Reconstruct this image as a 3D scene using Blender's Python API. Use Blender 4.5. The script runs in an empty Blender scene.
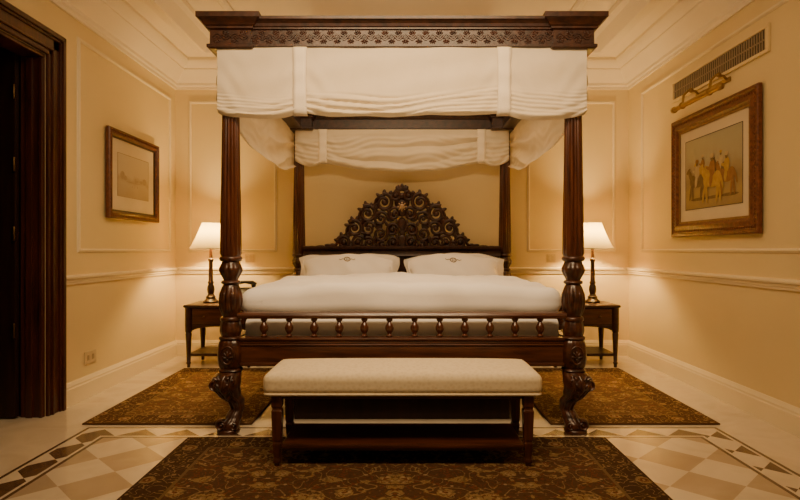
import bpy, math, random
from mathutils import Vector, Matrix
random.seed(4)
S=bpy.context.scene
C=bpy.context.collection
F=574.0; H=1.05; CX=402.0
pi=math.pi
# ------------------------------------------------------------ materials
def base_mat(name):
    m=bpy.data.materials.new(name); m.use_nodes=True
    nt=m.node_tree; b=nt.nodes['Principled BSDF']
    return m,nt,b
def N(nt,t,**k):
    n=nt.nodes.new(t)
    for a,v in k.items(): setattr(n,a,v)
    return n
def ramp(nt,stops,interp='LINEAR'):
    r=nt.nodes.new('ShaderNodeValToRGB'); cr=r.color_ramp; cr.interpolation=interp
    while len(cr.elements)<len(stops): cr.elements.new(0.5)
    for e,(p,c) in zip(cr.elements,stops):
        e.position=p; e.color=(*c,1) if len(c)==3 else c
    return r
def mth(nt,op,a,b=None,c=None):
    n=nt.nodes.new('ShaderNodeMath'); n.operation=op
    for i,x in enumerate((a,b,c)):
        if x is None: continue
        if isinstance(x,(int,float)): n.inputs[i].default_value=x
        else: nt.links.new(x,n.inputs[i])
    return n.outputs[0]
def mixc(nt,f,a,b,bt='MIX'):
    n=nt.nodes.new('ShaderNodeMix'); n.data_type='RGBA'; n.blend_type=bt
    for i,x in ((0,f),(6,a),(7,b)):
        if isinstance(x,(int,float)): n.inputs[i].default_value=x
        elif isinstance(x,tuple): n.inputs[i].default_value=(*x,1)
        else: nt.links.new(x,n.inputs[i])
    return n.outputs[2]
def noisy(name,c1,c2,scale=5,rough=.6,bump=0.0,bscale=60,stretch=(1,1,1),spec=.5,coat=0,metal=0,sheen=0,transl=0):
    m,nt,b=base_mat(name); L=nt.links
    tc=N(nt,'ShaderNodeTexCoord'); mp=N(nt,'ShaderNodeMapping'); mp.inputs['Scale'].default_value=stretch
    L.new(tc.outputs['Object'],mp.inputs[0])
    no=N(nt,'ShaderNodeTexNoise'); no.inputs['Scale'].default_value=scale; no.inputs['Detail'].default_value=5
    L.new(mp.outputs[0],no.inputs['Vector'])
    r=ramp(nt,[(.3,c1),(.7,c2)]); L.new(no.outputs[0],r.inputs[0]); L.new(r.outputs[0],b.inputs['Base Color'])
    b.inputs['Roughness'].default_value=rough; b.inputs['Specular IOR Level'].default_value=spec
    b.inputs['Coat Weight'].default_value=coat; b.inputs['Coat Roughness'].default_value=.2
    b.inputs['Metallic'].default_value=metal; b.inputs['Sheen Weight'].default_value=sheen
    if bump:
        n2=N(nt,'ShaderNodeTexNoise'); n2.inputs['Scale'].default_value=bscale; n2.inputs['Detail'].default_value=3
        L.new(mp.outputs[0],n2.inputs['Vector'])
        bp=N(nt,'ShaderNodeBump'); bp.inputs['Strength'].default_value=bump; bp.inputs['Distance'].default_value=.004
        L.new(n2.outputs[0],bp.inputs['Height']); L.new(bp.outputs[0],b.inputs['Normal'])
    if transl:
        t=N(nt,'ShaderNodeBsdfTranslucent'); L.new(r.outputs[0],t.inputs[0])
        mx=N(nt,'ShaderNodeMixShader'); mx.inputs[0].default_value=transl
        L.new(b.outputs[0],mx.inputs[1]); L.new(t.outputs[0],mx.inputs[2]); L.new(mx.outputs[0],nt.nodes['Material Output'].inputs[0])
    return m
M={}
M['wall']=noisy('wall_paint',(.78,.62,.325),(.81,.65,.355),2,.6,.05,80)
M['trimp']=noisy('trim_paint',(.85,.72,.48),(.88,.75,.51),3,.45)
M['ceil']=noisy('ceiling_paint',(.89,.78,.60),(.92,.81,.63),2,.7)
M['crown']=noisy('crown_paint',(.89,.78,.60),(.93,.82,.64),3,.5)
M['woodv']=noisy('mahogany_vertical',(.034,.009,.0037),(.105,.029,.010),9,.28,.15,30,(5,5,.5),.45,.25)
M['woodh']=noisy('mahogany_horizontal',(.034,.009,.0037),(.098,.028,.010),9,.3,.15,30,(.5,5,5),.45,.22)
M['woodc']=noisy('mahogany_carved',(.016,.005,.0025),(.088,.025,.009),25,.34,.3,50,(1,1,1),.5,.18)
M['woodd']=noisy('mahogany_dark_relief',(.014,.0045,.0022),(.056,.0165,.0065),25,.40,.3,50,(1,1,1),.4,.08)
M['doorw']=noisy('door_mahogany',(.028,.007,.003),(.080,.019,.008),7,.28,.1,30,(5,5,.4),.4,.3)
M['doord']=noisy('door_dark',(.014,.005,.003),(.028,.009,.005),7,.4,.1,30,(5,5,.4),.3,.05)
M['bronze']=noisy('dark_bronze',(.10,.06,.025),(.15,.09,.04),20,.4,0,1,(1,1,1),.5,0,1)
M['dbrass']=noisy('aged_brass',(.30,.19,.07),(.42,.27,.10),20,.32,0,1,(1,1,1),.5,0,1)
M['inlay']=noisy('headboard_medallion',(.24,.14,.065),(.40,.25,.12),30,.2,0,1,(1,1,1),.6,.3)
M['linen']=noisy('white_linen',(.86,.81,.74),(.90,.85,.78),3,.85,.2,25,(1,1,1),.2,0,0,.1)
M['drape']=noisy('canopy_cotton',(.75,.65,.475),(.81,.71,.535),6,.9,.2,120,(1,1,1),.2,0,0,0,.22)
M['tab']=noisy('canopy_tab',(.77,.67,.50),(.81,.71,.54),6,.85,.25,120,(1,1,1),.2)
M['thread']=noisy('embroidery_thread',(.20,.15,.09),(.28,.22,.14),30,.8)
M['black']=noisy('black_plastic',(.012,.01,.009),(.02,.017,.014),20,.35)
M['plastic']=noisy('ivory_plastic',(.62,.48,.27),(.66,.52,.3),8,.4)
M['socket']=noisy('socket_plastic',(.36,.27,.15),(.40,.30,.17),8,.5)
M['slot']=noisy('vent_dark',(.02,.015,.010),(.03,.022,.015),8,.8)
M['vent']=noisy('vent_metal',(.27,.20,.12),(.33,.25,.15),8,.5)
M['mat']=noisy('picture_mount',(.64,.54,.38),(.68,.58,.42),6,.8,0,1,(1,1,1),.1)
M['fillet']=noisy('dark_fillet',(.03,.014,.008),(.05,.022,.012),20,.5)
M['gilt']=noisy('gilt_edge',(.20,.10,.035),(.30,.16,.05),30,.6,0,1,(1,1,1),.4)
M['framegold']=noisy('antique_reddish_wood',(.085,.022,.008),(.22,.068,.022),45,.45,.5,70,(1,1,1),.4,.1)
M['framebrown']=noisy('brown_frame_wood',(.085,.023,.009),(.19,.060,.022),40,.42,.3,60,(1,1,1),.4,.15)
def bench_fabric():
    m,nt,b=base_mat('bench_damask'); L=nt.links
    tc=N(nt,'ShaderNodeTexCoord')
    v=N(nt,'ShaderNodeTexVoronoi'); v.inputs['Scale'].default_value=55; L.new(tc.outputs['Object'],v.inputs['Vector'])
    r=ramp(nt,[(.2,(.66,.54,.34)),(.6,(.73,.61,.40))]); L.new(v.outputs['Distance'],r.inputs[0])
    L.new(r.outputs[0],b.inputs['Base Color'])
    b.inputs['Roughness'].default_value=.75
    bp=N(nt,'ShaderNodeBump'); bp.inputs['Strength'].default_value=.2; bp.inputs['Distance'].default_value=.002
    L.new(v.outputs['Distance'],bp.inputs['Height']); L.new(bp.outputs[0],b.inputs['Normal'])
    return m
M['bench']=bench_fabric()
def shade_mat():
    m,nt,b=base_mat('lamp_shade_fabric'); L=nt.links
    out=nt.nodes['Material Output']
    d=N(nt,'ShaderNodeBsdfDiffuse'); d.inputs[0].default_value=(.85,.68,.36,1)
    t=N(nt,'ShaderNodeBsdfTranslucent')
    no=N(nt,'ShaderNodeTexNoise'); no.inputs['Scale'].default_value=60
    tc=N(nt,'ShaderNodeTexCoord'); L.new(tc.outputs['Object'],no.inputs['Vector'])
    r=ramp(nt,[(.3,(.84,.69,.27)),(.7,(.90,.75,.33))]); L.new(no.outputs[0],r.inputs[0]); L.new(r.outputs[0],t.inputs[0])
    mx=N(nt,'ShaderNodeMixShader'); mx.inputs[0].default_value=.15
    L.new(d.outputs[0],mx.inputs[1]); L.new(t.outputs[0],mx.inputs[2]); L.new(mx.outputs[0],out.inputs[0])
    return m
M['shade']=shade_mat()
def bulb_mat():
    m,nt,b=base_mat('glowing_bulb')
    b.inputs['Emission Color'].default_value=(1,.76,.4,1); b.inputs['Emission Strength'].default_value=8
    return m
M['bulb']=bulb_mat()
def floor_mat():
    m,nt,b=base_mat('marble_floor'); L=nt.links
    g=N(nt,'ShaderNodeNewGeometry'); sp=N(nt,'ShaderNodeSeparateXYZ'); L.new(g.outputs['Position'],sp.inputs[0])
    ax=mth(nt,'ABSOLUTE',sp.outputs[0])
    d=mth(nt,'MINIMUM',mth(nt,'SUBTRACT',1.86,ax),mth(nt,'SUBTRACT',3.40,sp.outputs[1]))
    def diamonds(size,st=1.0,dx=0,dy=0):
        a=mth(nt,'DIVIDE',mth(nt,'ADD',sp.outputs[0],dx),size); bb=mth(nt,'DIVIDE',mth(nt,'ADD',sp.outputs[1],dy),size*st)
        s=mth(nt,'ADD',mth(nt,'FLOOR',mth(nt,'ADD',a,bb)),mth(nt,'FLOOR',mth(nt,'SUBTRACT',a,bb)))
        return mth(nt,'ABSOLUTE',mth(nt,'MODULO',s,2.0))
    big=diamonds(.34); sm=diamonds(.24,1,.06,.0)
    n1=N(nt,'ShaderNodeTexNoise'); n1.inputs['Scale'].default_value=3; n1.inputs['Detail'].default_value=8; n1.inputs['Distortion'].default_value=1.2
    L.new(g.outputs['Position'],n1.inputs['Vector'])
    cream=ramp(nt,[(.3,(.60,.50,.37)),(.55,(.70,.60,.45)),(.75,(.64,.54,.41))]); L.new(n1.outputs[0],cream.inputs[0])
    tan=ramp(nt,[(.3,(.40,.30,.195)),(.7,(.50,.39,.265))]); L.new(n1.outputs[0],tan.inputs[0])
    brown=ramp(nt,[(.3,(.10,.055,.030)),(.7,(.155,.09,.05))]); L.new(n1.outputs[0],brown.inputs[0])
    field=mixc(nt,big,cream.outputs[0],tan.outputs[0])
    bord=mixc(nt,sm,cream.outputs[0],brown.outputs[0])
    c=mixc(nt,mth(nt,'GREATER_THAN',d,0.0),cream.outputs[0],brown.outputs[0])
    c=mixc(nt,mth(nt,'GREATER_THAN',d,.020),c,cream.outputs[0])
    c=mixc(nt,mth(nt,'GREATER_THAN',d,.035),c,bord)
    c=mixc(nt,mth(nt,'GREATER_THAN',d,.155),c,cream.outputs[0])
    c=mixc(nt,mth(nt,'GREATER_THAN',d,.170),c,brown.outputs[0])
    c=mixc(nt,mth(nt,'GREATER_THAN',d,.190),c,field)
    L.new(c,b.inputs['Base Color'])
    b.inputs['Roughness'].default_value=.12
    return m
M['floor']=floor_mat()
def rug_mat(name,hx,hy,ca,cb,cc,cd,ce,sc):
    m,nt,b=base_mat(name); L=nt.links
    tc=N(nt,'ShaderNodeTexCoord'); sp=N(nt,'ShaderNodeSeparateXYZ'); L.new(tc.outputs['Object'],sp.inputs[0])
    ax=mth(nt,'ABSOLUTE',sp.outputs[0]); ay=mth(nt,'ABSOLUTE',sp.outputs[1])
    d=mth(nt,'MINIMUM',mth(nt,'SUBTRACT',hx,ax),mth(nt,'SUBTRACT',hy,ay))
    cmb=N(nt,'ShaderNodeCombineXYZ'); L.new(mth(nt,'PINGPONG',sp.outputs[0],.58),cmb.inputs[0]); L.new(mth(nt,'PINGPONG',sp.outputs[1],.81),cmb.inputs[1])
    P=cmb.outputs[0]
    def vor(s,rnd=.85):
        v=N(nt,'ShaderNodeTexVoronoi'); v.inputs['Scale'].default_value=s; v.inputs['Randomness'].default_value=rnd; L.new(P,v.inputs['Vector']); return v.outputs['Distance']
    def noi(s,dt=2,di=0):
        n=N(nt,'ShaderNodeTexNoise'); n.inputs['Scale'].default_value=s; n.inputs['Detail'].default_value=dt; n.inputs['Distortion'].default_value=di; L.new(P,n.inputs['Vector']); return n.outputs[0]
    vines=mth(nt,'LESS_THAN',mth(nt,'ABSOLUTE',mth(nt,'SUBTRACT',noi(sc,1,.8),.5)),.028)
    vines2=mth(nt,'LESS_THAN',mth(nt,'ABSOLUTE',mth(nt,'SUBTRACT',noi(sc*1.9,1,.5),.5)),.020)
    v1=vor(sc*.75); v2=vor(sc*3.6); v4=vor(sc*1.7)
    fl=ramp(nt,[(0,ce),(.08,ce),(.09,cd),(.18,cd),(.19,ce),(.24,ce),(.25,cc),(.36,cc),(.37,ca),(1,ca)],'CONSTANT'); L.new(mth(nt,'ADD',v1,mth(nt,'MULTIPLY',mth(nt,'SUBTRACT',noi(sc*4,1),.5),.20)),fl.inputs[0])
    f=mixc(nt,vines,fl.outputs[0],cc)
    f=mixc(nt,vines2,f,cd)
    f=mixc(nt,mth(nt,'LESS_THAN',v4,.17),f,ce)
    dots=mth(nt,'LESS_THAN',v2,.22)
    f=mixc(nt,mth(nt,'MULTIPLY',dots,.5),f,cc)
    leafm=mth(nt,'GREATER_THAN',noi(sc*4.2,3),.57)
    f=mixc(nt,mth(nt,'MULTIPLY',leafm,.55),f,cb)
    fb=ramp(nt,[(0,ce),(.10,ce),(.11,cd),(.20,cd),(.21,cc),(.31,cc),(.32,cb),(1,cb)],'CONSTANT'); L.new(v1,fb.inputs[0])
    bf=mixc(nt,vines2,fb.outputs[0],cc); bf=mixc(nt,mth(nt,'LESS_THAN',v4,.2),bf,cc); bf=mixc(nt,mth(nt,'MULTIPLY',dots,.7),bf,ca)
    line=mixc(nt,dots,mixc(nt,.5,cc,cb),cb)
    c=mixc(nt,mth(nt,'GREATER_THAN',d,.012),cb,bf)
    c=mixc(nt,mth(nt,'GREATER_THAN',d,.17),c,line)
    c=mixc(nt,mth(nt,'GREATER_THAN',d,.185),c,f)
    n3=N(nt,'ShaderNodeTexNoise'); n3.inputs['Scale'].default_value=250; L.new(tc.outputs['Object'],n3.inputs['Vector'])
    L.new(c,b.inputs['Base Color']); b.inputs['Roughness'].default_value=.95; b.inputs['Specular IOR Level'].default_value=.1
    bp=N(nt,'ShaderNodeBump'); bp.inputs['Strength'].default_value=.6; bp.inputs['Distance'].default_value=.004
    L.new(n3.outputs[0],bp.inputs['Height']); L.new(bp.outputs[0],b.inputs['Normal'])
    return m
def print_mat(name,stops,scale):
    m,nt,b=base_mat(name); L=nt.links
    tc=N(nt,'ShaderNodeTexCoord'); sp=N(nt,'ShaderNodeSeparateXYZ'); L.new(tc.outputs['Generated'],sp.inputs[0])
    n=N(nt,'ShaderNodeTexNoise'); n.inputs['Scale'].default_value=scale; n.inputs['Detail'].default_value=6; L.new(tc.outputs['Object'],n.inputs['Vector'])
    h=mth(nt,'ADD',sp.outputs[2],mth(nt,'MULTIPLY',mth(nt,'SUBTRACT',n.outputs[0],.5),.35))
    r=ramp(nt,stops); L.new(h,r.inputs[0]); L.new(r.outputs[0],b.inputs['Base Color']); b.inputs['Roughness'].default_value=.8; b.inputs['Specular IOR Level'].default_value=.1
    return m
# ------------------------------------------------------------ geometry accumulator
WO={}
class G:
    def __init__(s): s.v=[];s.f=[];s.mi=[];s.m=0
    def add(s,vs,fs):
        o=len(s.v); s.v+= [tuple(v) for v in vs]
        for f in fs: s.f.append(tuple(i+o for i in f)); s.mi.append(s.m)
    def box(s,x0,x1,y0,y1,z0,z1):
        vs=[(x,y,z) for x in (x0,x1) for y in (y0,y1) for z in (z0,z1)]
        s.add(vs,[(0,1,3,2),(4,6,7,5),(0,4,5,1),(2,3,7,6),(0,2,6,4),(1,5,7,3)])
    def rbox(s,c,h,r,n=8,fn=None):
        for ax in range(3):
            for sg in (-1,1):
                vs=[];fs=[]
                for i in range(n+1):
                    for j in range(n+1):
                        p=[0,0,0]; p[ax]=sg
                        a,b=(ax+1)%3,(ax+2)%3
                        p[a]=-1+2*i/n; p[b]=-1+2*j/n
                        p[a]=math.sin(p[a]*pi/2)*.6+p[a]*.4; p[b]=math.sin(p[b]*pi/2)*.6+p[b]*.4
                        q=[p[k]*h[k] for k in range(3)]
                        inn=[max(-(h[k]-r),min(h[k]-r,q[k])) for k in range(3)]
                        dv=Vector(q)-Vector(inn)
                        if dv.length>1e-9: dv=dv.normalized()*r
                        w=Vector(inn)+dv
                        if fn: w=fn(w)
                        vs.append((w[0]+c[0],w[1]+c[1],w[2]+c[2]))
                for i in range(n):
                    for j in range(n):
                        a0=i*(n+1)+j
                        q=(a0,a0+n+1,a0+n+2,a0+1)
                        fs.append(q if sg>0 else q[::-1])
                s.add(vs,fs)
    def lathe(s,cx,cy,prof,n=32,mod=None,ctr=None,cap=True):
        vs=[];fs=[]
        for k,(z,r) in enumerate(prof):
            ox,oy=(ctr(z) if ctr else (0,0))
            for i in range(n):
                a=2*pi*i/n; rr=r*(mod(a,z) if mod else 1)
                vs.append((cx+ox+rr*math.cos(a),cy+oy+rr*math.sin(a),z))
        K=len(prof)
        for k in range(K-1):
            for i in range(n):
                j=(i+1)%n
                fs.append((k*n+i,k*n+j,(k+1)*n+j,(k+1)*n+i))
        if cap:
            fs.append(tuple(range(n))[::-1]); fs.append(tuple((K-1)*n+i for i in range(n)))
        if prof[0][0]>prof[-1][0]: fs=[f[::-1] for f in fs]
        s.add(vs,fs)
    def tube(s,pts,r,n=8,up=(0,1,0),flat=1.0,cap=True):
        pts=[Vector(p) for p in pts]; K=len(pts); up=Vector(up); vs=[];fs=[]
        for k,p in enumerate(pts):
            t=(pts[min(k+1,K-1)]-pts[max(k-1,0)]).normalized()
            a=up.cross(t)
            if a.length<1e-4: a=Vector((1,0,0)).cross(t)
            a.normalize(); b=t.cross(a).normalized()
            rr=r[k] if isinstance(r,(list,tuple)) else r
            for i in range(n):
                an=2*pi*i/n
                vs.append(p+a*math.cos(an)*rr+b*math.sin(an)*rr*flat)
        for k in range(K-1):
            for i in range(n):
                j=(i+1)%n; fs.append((k*n+i,k*n+j,(k+1)*n+j,(k+1)*n+i))
        if cap: fs.append(tuple(range(n))[::-1]); fs.append(tuple((K-1)*n+i for i in range(n)))
        s.add(vs,fs)
    def ell(s,c,r,nu=12,nv=8,rot=0.0,axis='Y'):
        R=Matrix.Rotation(rot,3,axis); vs=[];fs=[]
        for j in range(nv+1):
            ph=-pi/2+pi*j/nv
            for i in range(nu):
                a=2*pi*i/nu
                p=R@Vector((r[0]*math.cos(ph)*math.cos(a),r[1]*math.cos(ph)*math.sin(a),r[2]*math.sin(ph)))
                vs.append(p+Vector(c))
        for j in range(nv):
            for i in range(nu):
                k=(i+1)%nu; fs.append((j*nu+i,j*nu+k,(j+1)*nu+k,(j+1)*nu+i))
        s.add(vs,fs)
    def prism(s,poly,fn0,fn1):
        n=len(poly); vs=[fn0(p) for p in poly]+[fn1(p) for p in poly]
        fs=[tuple(range(n))[::-1],tuple(range(n,2*n))]
        for i in range(n):
            j=(i+1)%n; fs.append((i,j,n+j,n+i))
        s.add(vs,fs)
    def rect(s,cx,cy,hx,hy,prof,closed=True):
        vs=[];fs=[];K=len(prof)
        for (o,z) in prof:
            for sx,sy in ((-1,-1),(1,-1),(1,1),(-1,1)):
                vs.append((cx+sx*(hx+o),cy+sy*(hy+o),z))
        for k in range(K if closed else K-1):
            k2=(k+1)%K
            for i in range(4):
                j=(i+1)%4; fs.append((k*4+i,k*4+j,k2*4+j,k2*4+i))
        s.add(vs,fs)
    def make(s,name,mats,parent=None,smooth=True,bevel=0,label=None,cat=None,kind=None,group=None,merge=False,solid=0,ang=40,origin=None,recalc=True):
        lo=[min(v[i] for v in s.v) for i in range(3)]; hi=[max(v[i] for v in s.v) for i in range(3)]
        o=Vector([(lo[i]+hi[i])/2 for i in range(3)]) if origin is None else Vector(origin)
        me=bpy.data.meshes.new(name); me.from_pydata([tuple(Vector(v)-o) for v in s.v],[],s.f)
        if not isinstance(mats,(list,tuple)): mats=[mats]
        for mm in mats: me.materials.append(mm)
        for p,k in zip(me.polygons,s.mi): p.material_index=k
        import bmesh
        bm=bmesh.new(); bm.from_mesh(me)
        if merge: bmesh.ops.remove_doubles(bm,verts=bm.verts,dist=1e-5)
        if recalc: bmesh.ops.recalc_face_normals(bm,faces=bm.faces)
        bm.to_mesh(me); bm.free()
        if smooth:
            for p in me.polygons: p.use_smooth=True
            me.set_sharp_from_angle(angle=math.radians(ang))
        ob=bpy.data.objects.new(name,me); C.objects.link(ob); WO[ob.name]=o
        if parent: ob.parent=parent; ob.location=o-WO[parent.name]
        else: ob.location=o
        if bevel:
            b=ob.modifiers.new('bevel','BEVEL'); b.width=bevel; b.segments=2; b.limit_method='ANGLE'
        if solid:
            b=ob.modifiers.new('solid','SOLIDIFY'); b.thickness=solid; b.offset=0
        if label: ob['label']=label
        if cat: ob['category']=cat
        if kind: ob['kind']=kind
        if group: ob['group']=group
        return ob
def empty(name,loc,label,cat,group=None):
    e=bpy.data.objects.new(name,None); e.empty_display_size=.1; e.location=loc; C.objects.link(e)
    WO[e.name]=Vector(loc); e['label']=label; e['category']=cat
    if group: e['group']=group
    return e
def copy_tree(ob,delta=None,parent=None):
    n=ob.copy(); C.objects.link(n)
    if parent is not None: n.parent=parent
    if delta is not None: n.location=Vector(ob.location)+Vector(delta)
    WO[n.name]=WO[ob.name]+Vector(delta if delta is not None else (0,0,0))
    for ch in list(ob.children):
        copy_tree(ch,None,n)
    return n
# ------------------------------------------------------------ room
WX=2.25; YB=5.70; ZC=2.90; Y0=-1.2
def struct(g,name,mat,**k): return g.make(name,mat,kind='structure',smooth=False,**k)
g=G(); g.box(-3.4,2.6,Y0,YB+.2,-.1,0); struct(g,'floor',M['floor'])
g=G(); g.box(-WX-.2,WX+.2,YB,YB+.15,0,3.1); struct(g,'wall_back',M['wall'])
DY0,DY1,DZ=2.35,3.62,2.285
g=G(); g.box(-WX-.14,-WX,DY1,YB,0,3.1); g.box(-WX-.14,-WX,DY0,DY1,DZ,3.1); g.box(-WX-.14,-WX,Y0,DY0,0,3.1); struct(g,'wall_left',M['wall'])
g=G(); g.box(WX,WX+.14,Y0,YB,0,3.1); struct(g,'wall_right',M['wall'])
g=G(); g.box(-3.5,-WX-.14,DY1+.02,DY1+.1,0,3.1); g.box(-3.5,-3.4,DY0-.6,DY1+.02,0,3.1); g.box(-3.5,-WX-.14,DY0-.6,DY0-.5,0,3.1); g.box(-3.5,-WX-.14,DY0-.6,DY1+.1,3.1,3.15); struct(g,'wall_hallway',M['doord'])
TX=1.80; TY=5.25
g=G()
g.box(-WX,-TX,Y0,YB,ZC,3.1); g.box(TX,WX,Y0,YB,ZC,3.1); g.box(-TX,TX,TY,YB,ZC,3.1); g.box(-TX,TX,Y0,TY,3.02,3.1)
struct(g,'ceiling',M['ceil'])
def usweep(g,prof,wx,yb,y0l,y0r,sides='LBR'):
    K=len(prof)
    path=lambda o:[(-wx+o,y0l),(-wx+o,yb-o),(wx-o,yb-o),(wx-o,y0r)]
    segs={'L':(0,1),'B':(1,2),'R':(2,3)}
    for sd in sides:
        a,b=segs[sd]; vs=[]
        for (o,z) in prof: p=path(o)[a]; vs.append((p[0],p[1],z))
        for (o,z) in prof: p=path(o)[b]; vs.append((p[0],p[1],z))
        fs=[(k,(k+1)%K,K+(k+1)%K,K+k) for k in range(K)]+[tuple(range(K))[::-1],tuple(range(K,2*K))]
        g.add(vs,fs)
crown=[(0,2.64),(.018,2.64),(.018,2.665),(.03,2.675),(.03,2.70),(.05,2.72),(.08,2.745),(.12,2.79),(.135,2.80),(.135,2.815),(.155,2.825),(.19,2.86),(.20,2.875),(.20,ZC),(0,ZC)]
g=G(); usweep(g,crown,WX,YB,Y0,Y0); g.make('trim_1',M['crown'],kind='structure',ang=25)
tray2=[(-.10,ZC-.001),(-.10,ZC-.022),(-.08,ZC-.03),(-.05,ZC-.03),(-.03,ZC-.045),(.0,ZC-.045),(.015,ZC-.02),(.03,ZC+.02),(.05,ZC+.06),(.09,ZC+.085),(.10,3.015),(0.002,3.015),(0.002,ZC-.001)]
g=G(); usweep(g,tray2,TX,TY,Y0,Y0); g.make('trim_2',M['crown'],kind='structure',ang=25)
tray3=[(.35,3.018),(.35,3.0),(.37,2.985),(.40,2.985),(.42,3.0),(.42,3.018)]
g=G(); usweep(g,tray3,TX,TY,Y0,Y0); g.make('trim_3',M['crown'],kind='structure',ang=25)
base=[(0,0),(.022,0),(.022,.11),(.018,.118),(.018,.13),(.010,.145),(.006,.155),(0,.155)]
YL=DY1+.161
for sd,nm,y0l,y0r in (('L','baseboard_left',YL,0),('B','baseboard_back',0,0),('R','baseboard_right',0,Y0)):
    g=G(); usweep(g,base,WX,YB,y0l,y0r,sd); g.make(nm,M['trimp'],kind='structure',ang=25)
rail=[(0,.815),(.012,.815),(.014,.828),(.02,.835),(.02,.848),(.034,.856),(.036,.868),(.028,.875),(0,.88)]
for i,(sd,y0l,y0r) in enumerate((('L',YL,0),('B',0,0),('R',0,Y0))):
    g=G(); usweep(g,rail,WX,YB,y0l,y0r,sd); g.make('trim_%d'%(4+i),M['trimp'],kind='structure',ang=25)
def panel(g,a0,a1,z0,z1,pos,w=.03,t=.016):
    prof=[(0,0),(.15,.55),(.35,.6),(.45,1),(.75,1),(.9,.5),(1,.4),(1,0)]
    K=len(prof)
    vs=[];fs=[]
    for (o,d) in prof:
        o*=w
        for a,z in ((a0+o,z0+o),(a1-o,z0+o),(a1-o,z1-o),(a0+o,z1-o)): vs.append(pos(a,z,d*t))
    for k in range(K-1):
        for i in range(4):
            j=(i+1)%4; fs.append((k*4+i,k*4+j,(k+1)*4+j,(k+1)*4+i))
    g.add(vs,fs)
PL=lambda a,z,d:(-WX+d,a,z)
PR=lambda a,z,d:(WX-d,a,z)
PB=lambda a,z,d:(a,YB-d,z)
k=7
for a0,a1,z0,z1,pos in ((3.97,5.57,1.03,2.53,PL),(1.9,5.38,1.03,2.53,PR),(-2.12,-1.24,1.03,2.53,PB),(1.24,2.12,1.03,2.53,PB)):
    g=G(); panel(g,a0,a1,z0,z1,pos); g.make('trim_%d'%k,M['trimp'],kind='structure',ang=25); k+=1
# ------------------------------------------------------------ door
g=G()
for (ya,yb,t) in ((0,.03,.022),(.03,.045,.034),(.045,.105,.024),(.105,.12,.036),(.12,.15,.048),(.15,.16,.036)):
    g.box(-WX,-WX+t,DY1+ya,DY1+yb,0,DZ+yb)
    g.box(-WX,-WX+t,DY0-yb,DY1+yb,DZ+ya,DZ+yb)
    g.box(-WX,-WX+t,DY0-yb,DY0-ya,0,DZ+yb)
g.make('trim_20',M['doorw'],kind='structure',smooth=False,bevel=.004)
g=G()
g.box(-WX-.14,-WX,DY1-.025,DY1-.0005,0,DZ-.026); g.box(-WX-.14,-WX,DY0+.0005,DY0+.025,0,DZ-.026); g.box(-WX-.14,-WX,DY0,DY1,DZ-.025,DZ-.0005)
g.box(-WX-.10,-WX-.06,DY1-.04,DY1-.025,0,DZ-.03)
g.box(-WX-.02,-WX,DY1-.035,DY1-.025,0,DZ-.03)
g.make('trim_21',M['doorw'],kind='structure',smooth=False,bevel=.003)
dr=empty('door_1',(-WX-.60,3.575,0),'open dark mahogany panelled door leaf beside its casing','door'); dr['kind']='structure'
g=G(); x0,x1=-3.26,-2.395; ya,yb=3.555,3.595
g.box(x0,x1,ya+.01,yb,0.01,DZ+.10)
for a,b_ in ((x0,x0+.12),(x1-.12,x1)): g.box(a,b_,ya,ya+.0105,0.01,DZ+.10)
for z0,z1 in ((.01,.22),(.85,.99),(2.08,DZ+.10)): g.box(x0+.12,x1-.12,ya,ya+.0105,z0,z1)
for z0,z1 in ((.27,.80),(1.04,2.03)): g.box(x0+.17,x1-.17,ya+.003,ya+.0105,z0,z1)
g.make('door_leaf',M['doord'],dr,smooth=False,bevel=.004)
for z in (.55,1.15,1.58,2.03):
    g=G(); g.lathe(-2.397,3.545,[(z-.045,.007),(z-.04,.009),(z+.04,.009),(z+.045,.007)],12); g.make('hinge',M['bronze'],dr)
# ------------------------------------------------------------ bed
BX=.99; YF=3.32; YR=5.52
bed=empty('four_poster_bed',(0,4.42,0),'dark carved mahogany four-poster canopy bed with cream valance','bed')
shaft=[(2.26,.046),(2.10,.046),(1.8,.049),(1.4,.055),(1.15,.060),(1.03,.061),(1.015,.056)]
def fine(prof,st):
    out=[]
    for (a,ra),(b,rb) in zip(prof,prof[1:]):
        n=max(1,int(abs(a-b)/st))
        for i in range(n): out.append((a+(b-a)*i/n,ra+(rb-ra)*i/n))
    out.append(prof[-1]); return out
def smoothprof(prof,st=.006):
    out=[]
    P=[prof[0]]+list(prof)+[prof[-1]]
    for i in range(1,len(P)-2):
        p0,p1,p2,p3=P[i-1],P[i],P[i+1],P[i+2]
        n=max(2,int(abs(p2[0]-p1[0])/st))
        for k in range(n):
            t=k/n
            r=.5*((2*p1[1])+(-p0[1]+p2[1])*t+(2*p0[1]-5*p1[1]+4*p2[1]-p3[1])*t*t+(-p0[1]+3*p1[1]-3*p2[1]+p3[1])*t**3)
            out.append((p1[0]+(p2[0]-p1[0])*t,r))
    out.append(prof[-1]); return out
def lobes(n,amp): return lambda a,z: 1+amp*abs(math.sin(n*a/2))-amp/2
def interp(tab_,z):
    for (z1,v1),(z2,v2) in zip(tab_,tab_[1:]):
        if z1>=z>=z2:
            t=(z1-z)/(z1-z2); t=t*t*(3-2*t); return v1+(v2-v1)*t
    return tab_[-1][1] if z<tab_[-1][0] else tab_[0][1]
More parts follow.
